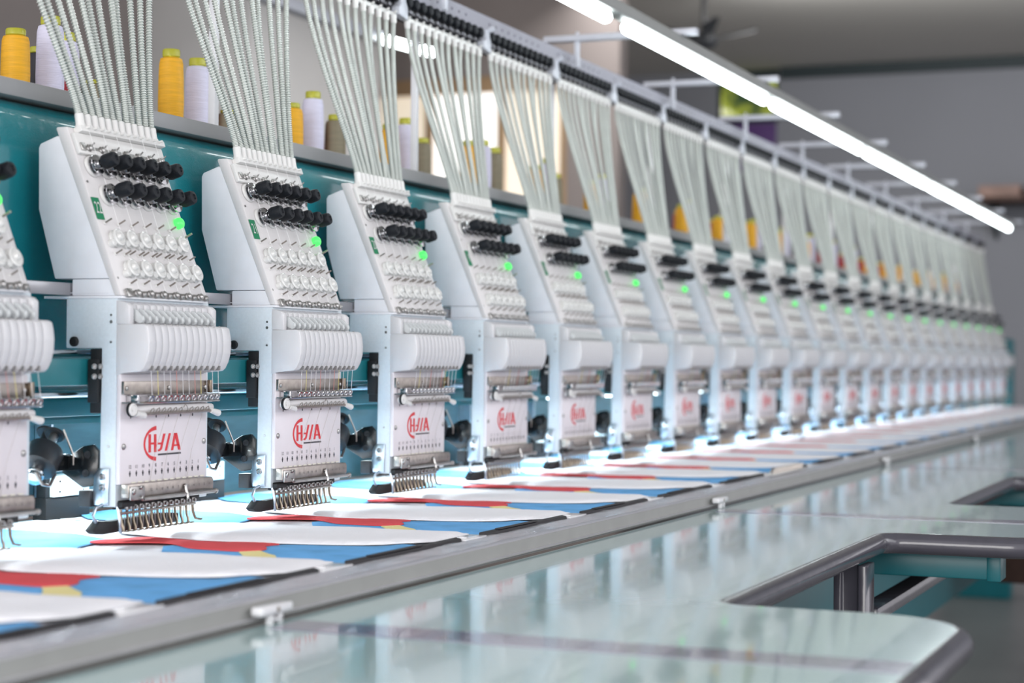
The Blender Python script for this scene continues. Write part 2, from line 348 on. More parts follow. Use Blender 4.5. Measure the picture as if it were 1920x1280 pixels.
# ------------------------------------------------------------------ embroidery head
A0 = Vector((0, -.0026, .21)); PDv = Vector((0, .0616, .162)).normalized(); PN = Vector((0, -PDv.z, PDv.y))
def P(x, v, h=0): return A0+Vector((x, 0, 0))+PDv*v+PN*h
def make_head():
    H = empty('embroidery_head', (.08, .03, -.012), 'white embroidery head', 'embroidery head', 'embroidery heads in the row')
    b = MB(); b.yz([(.002, .0085), (.0205, .0085), (.0195, .1605), (.0605, .1605), (.0605, .209), (.002, .209)], 0, .166, bev=.0012)
    col = b.build('side_frame', 'column_paint', H)
    MB().lathe([(.0049, 0), (.0049, .002), (.0036, .0028), (.0034, .0014), (0, .0014)], (0, .0504, .1668), (-1, 0, 0), 20).build('frame_bolt', 'black', col)
    b = MB()
    for y, z, r in ((.0088, .1925, .0012), (.0088, .1860, .0016), (.0088, .1665, .0012), (.0105, .0665, .0014)): b.lathe([(r, 0), (r, .0004), (r*.6, .0005), (0, .0002)], (0, y, z), (-1, 0, 0), 12)
    b.build('screw', 'dull_metal', col)
    # casing
    b = MB(); b.yz([(.006, .2275), (.0745, .2275), (.0944, .2958), (.0952, .356), (.0930, .3600), (.0735, .3670), (.0640, .3620)], 0, .156, bev=.0015)
    b.build('upper_casing', 'casing_white', H)
    b = MB(); b.yz([(-.001, .2110), (.0545, .2110), (.0545, .2272), (.004, .2272)], .0004, .1556, bev=.0012)
    b.yz([(-.003, .2085), (.086, .2085), (.086, .2108), (-.003, .2108)], -.001, .1560, bev=.0004); b.yz([(.012, .2135), (.064, .2135), (.064, .2141), (.012, .2141)], -.0002, .01)
    b.build('casing_base', 'casing_white', H)
    # inclined front panel
    b = MB(); b.yz([(.0052, .2112), (.0745, .3735), (.0735, .3752), (.0615, .3752), (-.0026, .2112)], -.0006, .1575, bev=.0012)
    tp = b.build('tension_panel', 'panel_white', H)
    b = MB()
    for x, v in ((.0030, .1195), (.0035, .0195)): b.lathe([(.0013, 0), (.0013, .0004), (0, .0002)], P(x, v), PN, 10)
    b.build('screw', 'dull_metal', tp)
    # thread comb at the top
    b = MB(); vz = Vector(PDv)
    def pbox(b, x0, x1, v0, v1, h0, h1, bev=0): b.prism([(x0, v0), (x1, v0), (x1, v1), (x0, v1)], A0+PN*h0, (1,0,0), PDv, PN*(h1-h0), bev)
    pbox(b, .001, .155, .1480, .1700, -.001, .0035, .001); pbox(b, .008, .156, .1700, .1765, -.001, .0085, .0008)
    for k in range(12):
        x = .0150+.0116*k; p = P(x, .1765, .0035)
        b.lathe([(.0050, 0), (.0054, .001), (.0046, .0035), (.0045, .0125), (.0041, .0135), (.0034, .0138)], p, (-.10, .10, 1), 12)
        b.cyl(P(x+.002, .1745, .0050), P(x+.003, .1735, .0125), .0013, 8)
    b.build('thread_comb', 'white_plastic', H)
    # polished guide plate under the comb
    b = MB(); pbox(b, .004, .0115, .1510, .1590, .003, .0052, .0005); pbox(b, .010, .152, .1530, .1560, .003, .0045)
    for k in range(7):
        x = .0175+.0212*k
        b.lathe([(.0036, 0), (.0040, .0012), (.0028, .0022), (.0030, .0036), (.0015, .0045), (0, .0046)], P(x, .1545, .003), PN, 10)
        b.cyl(P(x+.005, .157, .004), P(x+.007, .1595, .0075), .0009, 6)
    b.build('guide_plate', 'dull_metal', H)
    # tension knobs
    for row, (x0, v) in enumerate(((.0185, .1365), (.0285, .1070))):
        for k in range(6):
            x = x0+.0230*k
            d = (PN+Vector((.0, 0, -.10))).normalized()
            b = MB(); b.lathe([(.0050, .0140), (.0070, .0148), (.0076, .0170), (.0073, .0265), (.0064, .0288), (.0030, .0298), (.0024, .0285), (0, .0285)], P(x, v), d, 14)
            kn = b.build('tension_knob', 'knob_black', H)
            b = MB(); b.lathe([(.0112, 0), (.0108, .0022), (.0096, .0030)], P(x, v), PN, 20); b.mi = 1
            b.lathe([(.0050, .0028), (.0100, .0032), (.0104, .0042), (.0070, .0052), (.0072, .0062), (.0102, .0070), (.0100, .0080), (.0048, .0088), (.0055, .0100), (.0042, .0108), (.0055, .0122), (.0042, .0132), (.0052, .0146), (.0040, .0156), (.0048, .0172)], P(x, v), d, 18)
            b.build('tension_disc', ['white_plastic', 'chrome'], kn)
    # number sticker (digits added per head), status lamp
    b = MB(); b.prism([(-.0002, .0800), (.0122, .0800), (.0122, .1030), (-.0002, .1030)], A0+PN*.0002, (1,0,0), PDv, PN*.0003); b.build('number_sticker', 'sticker_green', H)
    MB().lathe([(.0060, 0), (.0060, .0035), (.0055, .0052), (.0040, .0066), (.0020, .0073), (0, .0075)], P(.1445, .0855), PN, 20).build('status_lamp', 'led_green', H)
    # guide pins
    for x0, v, n, st in ((.0096, .0765, 6, .0230), (.0115, .0445, 12, .0116), (.0205, .0139, 6, .0230)):
        b = MB()
        for k in range(n):
            x = x0+st*k+(.004 if st < .02 and k % 2 else 0); b.lathe([(.0020, 0), (.0016, .0015), (.0010, .0018)], P(x, v), PN, 8)
        b.mi = 1
        for k in range(n):
            x = x0+st*k+(.004 if st < .02 and k % 2 else 0); b.cyl(P(x, v, .0015), P(x+.0006, v+.0012, .0090), .0009, 8)
        b.build('guide_pins', ['white_plastic', 'warm_metal'], H)
    b = MB(); b.cyl(P(.149, .0700), P(.150, .0715, .010), .0012, 8); b.build('guide_pins', 'warm_metal', H)
    # thread wheels
    for x0, v in ((.0176, .0600), (.0265, .0290)):
        for k in range(6):
            x = x0+.0232*k
            b = MB(); b.lathe([(.0085, 0), (.0092, .0018), (.0086, .0032), (.0074, .0040), (.0078, .0054), (.0092, .0062), (.0090, .0072), (.0074, .0078), (.0066, .0070), (.0040, .0068), (.0034, .0092), (.0026, .0104), (0, .0108)], P(x, v), PN, 20)
            b.lathe([(.0042, 0), (.0040, .0050), (.0028, .0060), (0, .006)], P(x-.0085, v-.0052), PN, 12)
            b.build('thread_wheel', 'wheel_plastic', H)
    # bottom guide strip
    b = MB(); pbox(b, .006, .1560, .0000, .0062, .0005, .0020); pbox(b, .006, .0150, -.0010, .0075, .0015, .0045, .0004)
    for k in range(6):
        x = .0250+.0228*k; b.lathe([(.0034, 0), (.0040, .0014), (.0030, .0026), (.0034, .0044), (.0018, .0056), (0, .0058)], P(x, .0035, .001), PN, 12)
        b.lathe([(.0026, 0), (.0029, .003), (.0010, .0052), (0, .0054)], P(x+.0100, .0020, .001), PN, 12)
    b.build('guide_plate', 'dull_metal', H)
    # take-up lever box
    b = MB(); b.yz([(.003, .1835), (-.0120, .1835), (-.0120, .2010), (-.0085, .2042), (.003, .2068)], -.0004, .0075, bev=.001)
    b.yz([(.003, .1835), (-.0120, .1835), (-.0120, .2010), (-.0085, .2042), (.003, .2068)], .1490, .1580, bev=.001)
    for k in range(12):
        x = .0078+.01178*k; b.yz([(.003, .1835), (-.0055, .1835), (-.0075, .1985), (-.0070, .2028), (.003, .2068)], x+.0005, x+.0110, bev=.0008)
    b.yz([(.003, .184), (.0025, .184), (.0025, .2066), (.003, .2066)], .0, .158)
    b.build('lever_housing', 'cover_white', H)
    for k in range(12):
        x = .0120+.01178*k
        b = MB(); pts = [(-.0040, .1985), (-.0075, .1995), (-.0120, .1978), (-.0168, .1930)]+[(-.0165+.0042*math.cos(math.radians(a)), .1888+.0042*math.sin(math.radians(a))) for a in (150, 190, 230, 270, 310, 350)][0:5]+[(-.0075, .1885), (-.0040, .1900)]
        b.yz(pts, x-.0016, x+.0016, bev=.0006)
        b.lathe([(.0034, 0), (.0036, .0010), (.0024, .0018), (.0010, .0018), (.0009, .0004), (0, .0004)], (x+.0006, -.0180, .1890), (.25, -1, 0), 14)
        b.build('take_up_lever', 'lever_plastic', H)
    # grooved cover
    prof = [(.002, .1836), (-.0285, .1840), (-.0325, .1822), (-.0340, .1760), (-.0350, .1670), (-.0345, .1570), (-.0320, .1480), (-.0285, .1415), (-.0255, .1388), (-.0050, .1368), (.002, .1345)]
    b = MB(); xs = [-.0010]+[.0005+.01115*k for k in range(1, 13)]+[.1500]
    for i in range(13): b.yz(prof, xs[i]+(.0003 if i else 0), xs[i+1]-(.0003 if i < 12 else 0), bev=.0010, seg=2)
    b.yz([(p[0]*.93+.001, p[1]*.97+.0048) for p in prof], .0, .149)
    cv = b.build('take_up_cover', 'cover_white', H)
    b = MB()
    for k in range(12):
        x = xs[k+1]
        b.xz([(x-.0012, .1395), (x+.0012, .1395), (x, .1440)], -.0318, -.0270)
        b.lathe([(.0010, 0), (.0010, .0006), (0, .0006)], (x, -.0300, .1836), (0, -.3, 1), 8)
    b.build('thread_slots', 'dull_metal', cv)
    # face plate and the strip above it
    b = MB(); b.box((-.0004, -.0030, .0300), (.1560, .0020, .1360), bev=.0012); fp = b.build('face_plate', 'plate_grey', H)
    b = MB()
    for x, z in ((.0050, .0663), (.1500, .0666)): b.lathe([(.0030, 0), (.0030, .0008), (.0020, .0016), (0, .0017)], (x, -.003, z), (0, -1, 0), 14)
    b.build('screw', 'dull_metal', fp)
    # maker's mark
    b = MB(); N = 22; cx, cz = .0645, .0675; out = []; inn = []
    for i in range(N+1):
        a = math.radians(98+(262-98)*i/N); out.append((cx+.0250*math.cos(a), cz+.0174*math.sin(a))); tk = .0021+.0020*abs(math.sin(a))**3
        inn.append((cx+(.0250-.0024)*math.cos(a), cz+(.0174-tk)*math.sin(a)))
    y0, y1 = -.00315, -.0036
    for i in range(N): b.xz([out[i], out[i+1], inn[i+1], inn[i]], y0, y1)
    def par(x0a, x0b, zb, x1a, x1b, zt): b.xz([(x0a, zb), (x0b, zb), (x1b, zt), (x1a, zt)], y0, y1)
    par(.0482, .0520, .0590, .0480, .0518, .0768); par(.0580, .0618, .0590, .0576, .0614, .0766); b.xz([(.052, .0666), (.0578, .0666), (.0578, .0686), (.052, .0686)], y0, y1)
    b.xz([(.0648, .0662), (.0702, .0662), (.0702, .0680), (.0648, .0680)], y0, y1)
    b.xz([(.0650, .0595), (.0680, .0595), (.0715, .0612), (.0778, .0766), (.0742, .0766), (.0690, .0628), (.0668, .0614), (.0650, .0614)], y0, y1)
    par(.0772, .0806, .0595, .0842, .0876, .0766); par(.0886, .0922, .0595, .0938, .0972, .0766); par(.1018, .1060, .0595, .0942, .0990, .0766)
    b.xz([(.0925, .0636), (.1035, .0636), (.1030, .0652), (.0930, .0652)], y0, y1)
    b.build('logo', 'red_ink', fp)
    b = MB(); b.xz([(.0652, .0555), (.1063, .0555), (.1063, .0571), (.0652, .0571)], y0, y1)
    for k in range(12):
        x = .0160+.01123*k
        b.xz([(x-.0014, .0408), (x, .0368), (x+.0014, .0408), (x, .0400)], y0, y1); b.xz([(x-.0003, .0395), (x+.0003, .0395), (x+.0003, .0425), (x-.0003, .0425)], y0, y1)
        b.text(str(12-k), (x, -.0032, .0462), (1,0,0), (0,0,1), .0036)
    for k in range(6): x = .0164+.0223*k; b.xz([(x-.0006, .0930), (x+.0006, .0930), (x+.0006, .0960), (x-.0006, .0960)], y0, y1)
    b.build('printed_scale', 'ink', fp)
    # detector plate
    b = MB(); b.box((.0005, -.0065, .1165), (.1560, -.0030, .1290), bev=.0005)
    dp = b.build('detector_plate', 'warm_metal', H)
    b = MB()
    for x in (.004, .078, .146): b.lathe([(.0022, 0), (.0022, .001), (.001, .0016), (0, .0016)], (x, -.0065, .1222), (0, -1, 0), 12)
    b.build('screw', 'dull_metal', dp)
    MB().box((.1505, -.0100, .1165), (.1560, -.0065, .1295), bev=.0005).build('brass_block', 'brass_metal', dp)
    # chrome thread guide row
    b = MB(); b.cyl((.028, -.0150, .1150), (.160, -.0150, .1150), .0010, 8); b.cyl((.012, -.0150, .1085), (.160, -.0150, .1085), .0012, 8); b.box((.008, -.0165, .1080), (.012, -.0040, .1160), bev=.0005)
    b.box((.0, -.014, .1080), (.160, -.0040, .1092))
    for k in range(12):
        x = .0330+.01120*k
        b.tube([(x+.0030*math.cos(a), -.0150-.0016*math.sin(a), .1118+.0032*math.sin(a)) for a in [2*PI*i/10 for i in range(10)]], .0011, 6, True)
        b.box((x-.0026, -.0150, .1135), (x+.0026, -.0040, .1150))
    b.build('thread_guide_row', 'chrome', H)
    # clamp bar, roller, clips
    b = MB(); b.tube([(.006, -.0085, .1010), (.030, -.0100, .1020), (.145, -.0100, .1020), (.154, -.0080, .1015)], .0042, 10); b.build('clamp_bar', 'panel_white', H)
    b = MB(); b.lathe([(.0062, 0), (.0062, .004), (.0048, .0046), (.0044, .0036), (.0020, .0036), (.0018, .0048), (0, .0048)], (.0, -.0135, .1022), (-.1, -1, 0), 20); r = b.build('roller', 'white_plastic', H)
    MB().lathe([(.0066, .0004), (.0070, .0008), (.0070, .0030), (.0066, .0034)], (.0, -.0135, .1022), (-.1, -1, 0), 20).build('roller_rim', 'black', r)
    b = MB(); b.tube([(.006, -.0165, .0985), (.0215, -.0150, .0960)], [.0028, .0034], 10); b.build('end_clip', 'white_plastic', H)
    b = MB(); b.tube([(.142, -.0165, .0985), (.1585, -.0150, .0955)], [.0026, .0036], 10); b.build('end_clip', 'white_plastic', H)
    b = MB(); b.cyl((.0225, -.0155, .0975), (.142, -.0155, .0982), .0016, 8)
    for k in range(11):
        x = .030+.0101*k; q = 0 if k != 6 else .004
        b.tube([(x, -.0160, .0985+q), (x+.003, -.0165, .1020+q), (x+.0062, -.0165, .1030), (x+.0072, -.0165, .1005), (x+.0050, -.0165, .0992)], .00045, 5)
    b.build('check_spring', 'warm_metal', H)
    # threads
    for k in range(12):
        x = xs[k+1]
        MB().tube([(x, -.0290, .1400), (.0330+.0112*k, -.0165, .1150)], .00028, 4).build('needle_thread', ['fil_w', 'fil_y', 'fil_w', 'fil_w', 'fil_r', 'fil_w', 'fil_w', 'fil_r', 'fil_y', 'fil_w', 'fil_w', 'fil_w'][k], H)
    for k in (3, 5, 7, 9):
        x = .016+.0112*k; MB().tube([(x+.012, -.0150, .0975), (x+.006, -.0060, .0600), (x, -.0040, .0300)], .00018, 4).build('needle_thread', 'warm_metal', H)
    for k in range(6): x = .0285+.0233*k; MB().tube([P(x-.01, .172, .009), P(x-.004, .12, .006), P(x-.001, .076, .004), P(x, .046, .004), P(x+.001, .004, .003)], .0002, 4).build('needle_thread', 'fil_w', H)
    # lower ruler bar
    b = MB(); b.prism([(.022, .0158), (.151, .0158), (.1555, .0175), (.1560, .0270), (.1530, .0300), (.0015, .0305), (.0015, .0175)], (0, -.0120, 0), (1,0,0), (0,0,1), (0, .0090, 0), bev=.0008)
    rb = b.build('ruler_bar', 'warm_metal', H)
    b = MB()
    for k in range(12): b.text('%d' % (12-k), (.0400+.0097*k, -.0121, .0235), (1,0,0), (0,0,1), .0026)
    b.build('ruler_marks', 'ink', rb)
    b = MB(); b.cyl((.022, -.0150, .0155), (.1540, -.0150, .0155), .0020, 10); b.lathe([(.0028, 0), (.0028, .003)], (.1535, -.0150, .0155), (1, 0, 0), 10); b.cyl((.1, -.013, .0240), (.099, -.017, .012), .0016, 8); b.lathe([(.0026, 0), (.0024, .0012), (0, .0014)], (.1005, -.0128, .0235), (0, -1, 0), 12)
    b.build('bar_rod', 'dull_metal', H)
    b = MB(); b.box((.002, -.0145, .0150), (.0260, -.0118, .0285), bev=.0012)
    for x, z, r in ((.0060, .0235, .0030), (.0180, .0270, .0020), (.0200, .0165, .0024)): b.lathe([(r, 0), (r, .0014), (r*.5, .0020), (r*.4, .0010), (0, .001)], (x, -.0145, z), (0, -1, 0), 14)
    b.build('slide_bracket', 'dull_metal', H)
    b = MB()
    for k in range(12): x = .0185+.0113*k; b.box((x, -.0042, .0306), (x+.0064, -.0036, .0318))
    b.build('dash_marks', 'dash_ink', fp)
    # needle and foot assembly
    b = MB(); b.box((.004, .0010, .0060), (.150, .0085, .0145), bev=.0008); b.box((.0, -.006, .0085), (.022, .0000, .0135), bev=.0006)
    b.build('needle_case_base', 'black', H)
    b = MB()
    for k in range(12):
        x = .0165+.0106*k; b.box((x-.0030, -.0030, .0050), (x+.0030, .0060, .0100), bev=.0008); b.lathe([(.0016, 0), (.0018, .0020), (0, .0022)], (x, -.0030, .0072), (0, -1, 0), 8)
    b.build('needle_clamps', 'dull_metal', H)
    b = MB(); b.cyl((.010, .0040, .0015), (.146, .0040, .0028), .0014, 8); b.build('clamp_rod', 'warm_metal', H)
    for k in range(12):
        x = .0150+.0106*k; jx = .0006*math.sin(k*2.3)
        b = MB(); b.tube([(x, .0060, .0095), (x, .0055, .0000), (x-.0006+jx, .0045, -.0070), (x+.0002+jx, .0030, -.0125), (x-.0004, .0025, -.0155)], [.0017, .0015, .0013, .0014, .0016], 7)
        b.tube([(x-.0014, .0030, -.0153), (x+.0015, .0000, -.0160), (x+.0050, -.0005, -.0158), (x+.0055, .0020, -.0155)], .0008, 6)
        ft = b.build('presser_foot', 'brass_metal', H)
        MB().tube([(x+.0026, .0035, .0040), (x+.0026, .0030, -.0070), (x+.0026, .0030, -.0140)], [.0006, .0005, .0002], 5).build('needle', 'dull_metal', ft)
    b = MB(); b.tube([(.1420, .0050, .0060), (.1425, .0040, -.0060), (.1440, .0020, -.0125), (.1500, .0000, -.0140), (.1530, .0000, -.0135)], [.0018, .0016, .0014, .0012, .0010], 8); b.build('outer_hook', 'brass_metal', H)
    b = MB(); b.prism([(-.0250, -.0125), (-.0180, -.0165), (-.0060, -.0175), (.1250, -.0150), (.1260, -.0060), (.0900, -.0035), (.0050, -.0055), (-.0120, -.0040)], (0, .0100, 0), (1,0,0), (0,0,1), (0, .0100, 0), bev=.0012)
    b.build('rubber_guard', 'black', H)
    b = MB(); b.tube([(.0000, .0150, .0110), (-.0130, .0155, .0080), (-.0180, .0150, .0010), (-.0150, .0140, -.0050), (-.0070, .0135, -.0080)], .0017, 8)
    b.tube([(.0050, .0030, .0090), (.0056, .0010, -.0020), (.0050, .0000, -.0100), (.0080, .0010, -.0165)], .0016, 8)
    b.build('side_hook', 'blue_metal', H)
    # shiny bracket on the left flank
    b = MB(); b.yz([(.0085, .0100), (.0245, .0100), (.0265, .0160), (.0245, .0380), (.0205, .0450), (.0080, .0455)], -.0028, -.0002, bev=.0006)
    br = b.build('flank_bracket', 'blue_metal', H)
    b = MB()
    for z in (.0375, .0270): b.lathe([(.0033, 0), (.0033, .0015), (.0022, .0024), (.0016, .0014), (0, .0014)], (-.0028, .0150, z), (-1, 0, 0), 16)
    b.build('screw', 'chrome', br)
    b = MB(); b.box((-.006, .0265, .0080), (.010, .0400, .0240), bev=.001); b.build('guard_block', 'cup_black', H)
    # black mount with four screws joining the drive link
    b = MB(); b.box((-.0040, .0205, .1080), (.0030, .0325, .1500), bev=.001); b.box((.0010, .0206, .0980), (.0120, .0330, .1600), bev=.001)
    mt = b.build('link_mount', 'black', H)
    b = MB()
    for x in (-.0110, -.0010):
        for z in (.1430, .1335): b.lathe([(.0026, 0), (.0028, .0015), (.0020, .0024), (.0012, .0014), (0, .0014)], (x, .0205, z), (-.5, -1, 0), 14)
    b.build('screw', 'dull_metal', mt)
    b = MB(); b.tube([(-.030, .100, .212), (-.034, .098, .195), (-.044, .097, .178), (-.050, .099, .158)], .0030, 10); b.build('cable', 'black_gloss', H)
    return H
ORDS = ['first', 'second', 'third', 'fourth', 'fifth', 'sixth', 'seventh', 'eighth', 'ninth', 'tenth', 'eleventh', 'twelfth', 'thirteenth', 'fourteenth', 'fifteenth', 'sixteenth', 'seventeenth', 'eighteenth', 'nineteenth', 'twentieth', 'twenty-first', 'twenty-second', 'twenty-third']
def nth(n): return ORDS[n+1]
NS = list(range(-1, 22))
def order(seq): return sorted(seq, key=lambda n: (n != 0, n))
H0 = make_head()
heads = {}
for n in order(NS):
    if n == -1: lab = 'white embroidery head cut off by the left picture edge, first of the row'
    elif n == 0: lab = 'white embroidery head with green sticker 22, nearest one fully in view'
    elif n == 21: lab = 'white embroidery head farthest away, last at the right end of the row'
    else: lab = 'white embroidery head, %s of the row counted from the left edge' % nth(n)
    heads[n] = place(H0, .3*n, lab, n == 0)
for n in NS:
    s = [c for c in heads[n].children if c.name.startswith('number_sticker')][0]
    b = MB(); b.text(str(22-n), P(.0060, .0915, .0008), (.62,0,0), PDv, .0125, .0003)
    d = b.build('sticker_digits', 'white_plastic', None, org=(0, 0, 0)); d.parent = s; d.location = -Vector(ORG[H0.name])

# ------------------------------------------------------------------ work lights tucked under the main beam
def make_work():
    H = empty('work_light', (.145, .15, .086), '', 'work light', 'work lights under the beam')
    MB().box((.03, .130, .0850), (.26, .165, .0865)).build('light_strip', 'work_light', H)
    b = MB(); b.box((.022, .1255, .0830), (.268, .1290, .0975)); b.box((.022, .1255, .0866), (.268, .175, .0975), bev=.001); b.build('light_housing', 'teal_flat', H)
    l = bpy.data.lights.new('work_light_lamp', 'AREA'); l.shape = 'RECTANGLE'; l.size = .22; l.size_y = .03; l.energy = .75; l.color = (.84, .96, 1)
    lo = bpy.data.objects.new('work_light_lamp', l); C.objects.link(lo); lo.parent = H; lo.location = Vector((.145, .148, .0840))-Vector(ORG[H.name]); lo.rotation_euler = (math.radians(-14), 0, 0)
    return H
w0 = make_work()
for n in order(NS): place(w0, .3*n, 'white work light tucked under the teal beam behind the %s head' % nth(n), n == 0)

# ------------------------------------------------------------------ cording attachments and hook boxes in the gaps
def make_cord():
    DX = .016
    t = empty('cording_device', (-.04, .05, .02), '', 'attachment', 'black cording devices between the heads')
    ax_ = Vector((.62, .10, .62)).normalized(); c0 = Vector((-.048, .060, .040))
    b = MB(); b.lathe([(.0145, .009), (.0172, .0100), (.0176, .0310), (.0165, .0328), (.0155, .0312), (0, .0312)], c0, ax_, 24); b.build('cup', 'cup_black', t)
    b = MB(); b.lathe([(.0040, -.006), (.0085, -.005), (.0085, -.003), (.0050, -.002), (.0090, 0), (.0090, .002), (.0060, .003), (.0062, .012)], c0, ax_, 18); b.build('spool_shaft', 'chrome', t)
    b = MB(); b.lathe([(.0045, .030), (.0045, .050)], c0+Vector((.004, 0, .002)), ax_, 14); b.build('stem', 'dull_metal', t)
    b = MB(); b.lathe([(.0095, .048), (.0105, .0495), (.0095, .051), (.0030, .052), (0, .052)], c0+Vector((.004, 0, .002)), ax_, 20); b.lathe([(.0095, .046), (.0105, .0475), (.0095, .049)], c0+Vector((.020, .02, .004)), ax_, 20); b.lathe([(.004, .02), (.004, .047)], c0+Vector((.020, .02, .004)), ax_, 12)
    b.build('end_disc', 'black', t)
    b = MB(); b.tube([(-.010, .055, .082), (-.008, .045, .058), (-.008, .045, .048)], .0010, 6); b.tube([(-.060, .050, .044), (-.052, .048, .032), (-.038, .050, .030), (-.026, .052, .040)], .0016, 8); b.build('wire', 'warm_metal', t)
    b = MB(); b.prism([(.022, .062), (.028, .068), (.040, .066), (.062, .052), (.064, .040), (.040, .026), (.028, .028), (.022, .040)], (.004, 0, 0), (0,1,0), (0,0,1), (-.004, 0, 0), bev=.0008)
    b.box((-.024, .056, .042), (.004, .064, .058), bev=.001)
    pl = b.build('mount_plate', 'black_gloss', t)
    b = MB()
    for y, z in ((.034, .058), (.036, .040)): b.lathe([(.0036, 0), (.0036, .0008), (.0022, .0008), (.0020, .0002), (0, .0002)], (-.0002, y, z), (-1, 0, 0), 16)
    b.build('screw', 'cup_black', pl)
    return t
def make_box():
    t = empty('hook_box', (.28, .26, -.033), '', 'hook box', 'white hook boxes at the back of the bed')
    b = MB(); b.box((.232, .240, -.0060), (.300, .262, .0180), bev=.0012); b.build('cover_plate', 'pcb_white', t)
    b = MB(); b.box((.222, .243, -.0333), (.306, .2615, -.0062), bev=.0015); b.box((.2235, .245, -.007), (.2315, .258, .0200), bev=.001); b.build('base', 'black', t)
    b = MB()
    for x in (.243, .288):
        for z in (0, .0115): b.lathe([(.0012, 0), (.0012, .0004), (0, .0004)], (x, .240, z), (0, -1, 0), 8)
    b.build('screw', 'black', t)
    return t
c0 = make_cord(); b0 = make_box()
for n in order(range(0, 22)):
    place(c0, .3*n, 'black cup shaped cording device on the left flank of the %s head' % nth(n), n == 0)
for g in order(range(-1, 21)):
    place(b0, .3*g, 'small white box with four screws behind, left of the %s head' % nth(g+1), g == 0)

# ------------------------------------------------------------------ overhead tension units and thread tubes
def make_unit():
    t = empty('overhead_thread_guide', (.075, .12, .628), '', 'thread guide', 'overhead thread guide units, one per head')
    b = MB(); b.box((-.064, .100, .6245), (.212, .106, .6305), bev=.001)
    for k in range(12):
        x = -.053+.0232*k; b.lathe([(.0046, 0), (.0044, .008), (.0036, .0115)], (x, .1010, .6260), (.05, -.05, -1), 12)
        b.cyl((x, .1, .6285), (x+.001, .096, .6315), .0018, 8)
    b.build('comb', 'white_plastic', t)
    b = MB(); b.prism([(-.0930, .6280), (-.0640, .6240), (-.0640, .6400), (-.0700, .6480), (-.0720, .6580), (-.0860, .6580), (-.0850, .6440), (-.0930, .6380)], (0, .094, 0), (1,0,0), (0,0,1), (0, .012, 0), bev=.001)
    b.lathe([(.0030, 0), (.0045, .006), (.0045, .012), (0, .013)], (-.076, .096, .6560), (.3, -1, .6), 12)
    b.build('clip', 'bracket_paint', t)
    b = MB(); b.box((-.060, .108, .6325), (.210, .1120, .6345))
    for k in range(12):
        x = -.051+.0232*k; b.lathe([(.0060, 0), (.0075, .002), (.0055, .004), (.0070, .006), (.0040, .008)], (x, .1124, .6425), (0, -1, .1), 10)
    b.build('tension_discs', 'dark_metal', t)
    MB().box((-.062, .1125, .6318), (.212, .1300, .6615), bev=.001).build('knob_bar', 'black', t)
    for k in range(12):
        x = -.049+.0232*k
        b = MB(); b.lathe([(.0060, 0), (.0078, .002), (.0078, .014), (.0050, .016), (0, .016)], (x, .112, .6520), (.10, -1, .05), 10); b.box((x-.0095, .110, .6530), (x+.0100, .125, .6610), bev=.001); b.build('tension_knob', 'knob_black', t)
    return t
u0 = make_unit()
for n in order(range(-1, 22)):
    place(u0, .3*n, 'overhead white comb with black knobs feeding the %s head from the left' % nth(n), n == 0)
t = empty('overhead_channel', (3, .13, .66), 'long grey perforated steel channel above the black overhead knobs', 'channel')
MB().yz([(.108, .6620), (.150, .6620), (.150, .6840), (.147, .6840), (.147, .6650), (.111, .6650), (.111, .6830), (.122, .6830), (.122, .6850), (.108, .6850)], -.6, 6.50).build('channel', 'channel_grey', t)
b = MB()
for n in range(-1, 22):
    for k in range(9): b.lathe([(.0022, 0), (.0022, .0003), (0, .0003)], (.3*n-.04+.026*k, .108, .6735), (0, -1, 0), 8)
b.build('holes', 'ink', t)['kind'] = 'stuff'
for k in range(-2, 9):
    x = 1.507+.5577*k
    tag(MB().box((x-.005, .1315, .4226), (x+.005, .1405, .6618), bev=.0008).build('upright_post', 'post_white'), 'slim white upright between shelf and overhead channel, %s from the left' % ORDS[k+2], 'post', 'white uprights on the shelf')

TUBES = []
for k in range(12):
    a = P(.0150+.0116*k, .1860, .0050); e = Vector((-.053+.0232*k, .1005, .6180))
    rnd = random.Random(k); sag = Vector((rnd.uniform(-.003, .003), rnd.uniform(-.006, .004), 0))
    a1 = a+Vector((-.004, .003, .035)); e1 = e+Vector((.003*(k-5.5)/5.5*-1, .002, -.05))
    def bez(t): return a*(1-t)**3+(a1+sag)*3*t*(1-t)**2+(e1+sag)*3*t*t*(1-t)+e*t**3
    t = empty('thread_tube', (0, 0, .38), '', 'thread tube', 'thread tubes')
    b = MB(); b.tube([bez(i/24) for i in range(25)], .0026, 8); b.build('inner_tube', 'tube_plastic', t)
    L = (e-a).length; turns = L/.00265; ns = int(turns*8); pts = []
    for i in range(ns+1):
        s = i/ns; p = bez(s); d = (bez(min(s+.01, 1))-bez(max(s-.01, 0))).normalized(); uu = d.cross(Vector((0, 1, 0))).normalized(); vv = d.cross(uu)
        an = 2*PI*turns*s; pts.append(p+(uu*math.cos(an)+vv*math.sin(an))*.0031)
    b = MB(); b.tube(pts, .00070, 4); b.build('spring_coil', 'coil_wire', t, recalc=False)
    TUBES.append(t)
for k, t in enumerate(TUBES):
    for n in order(range(-1, 22)):
        c = place(t, .3*n, 'pale spring-wound thread tube, %s of twelve rising from the %s head' % (ORDS[k], nth(n)), n == 0); c['group'] = 'thread tubes above the %s head' % nth(n)

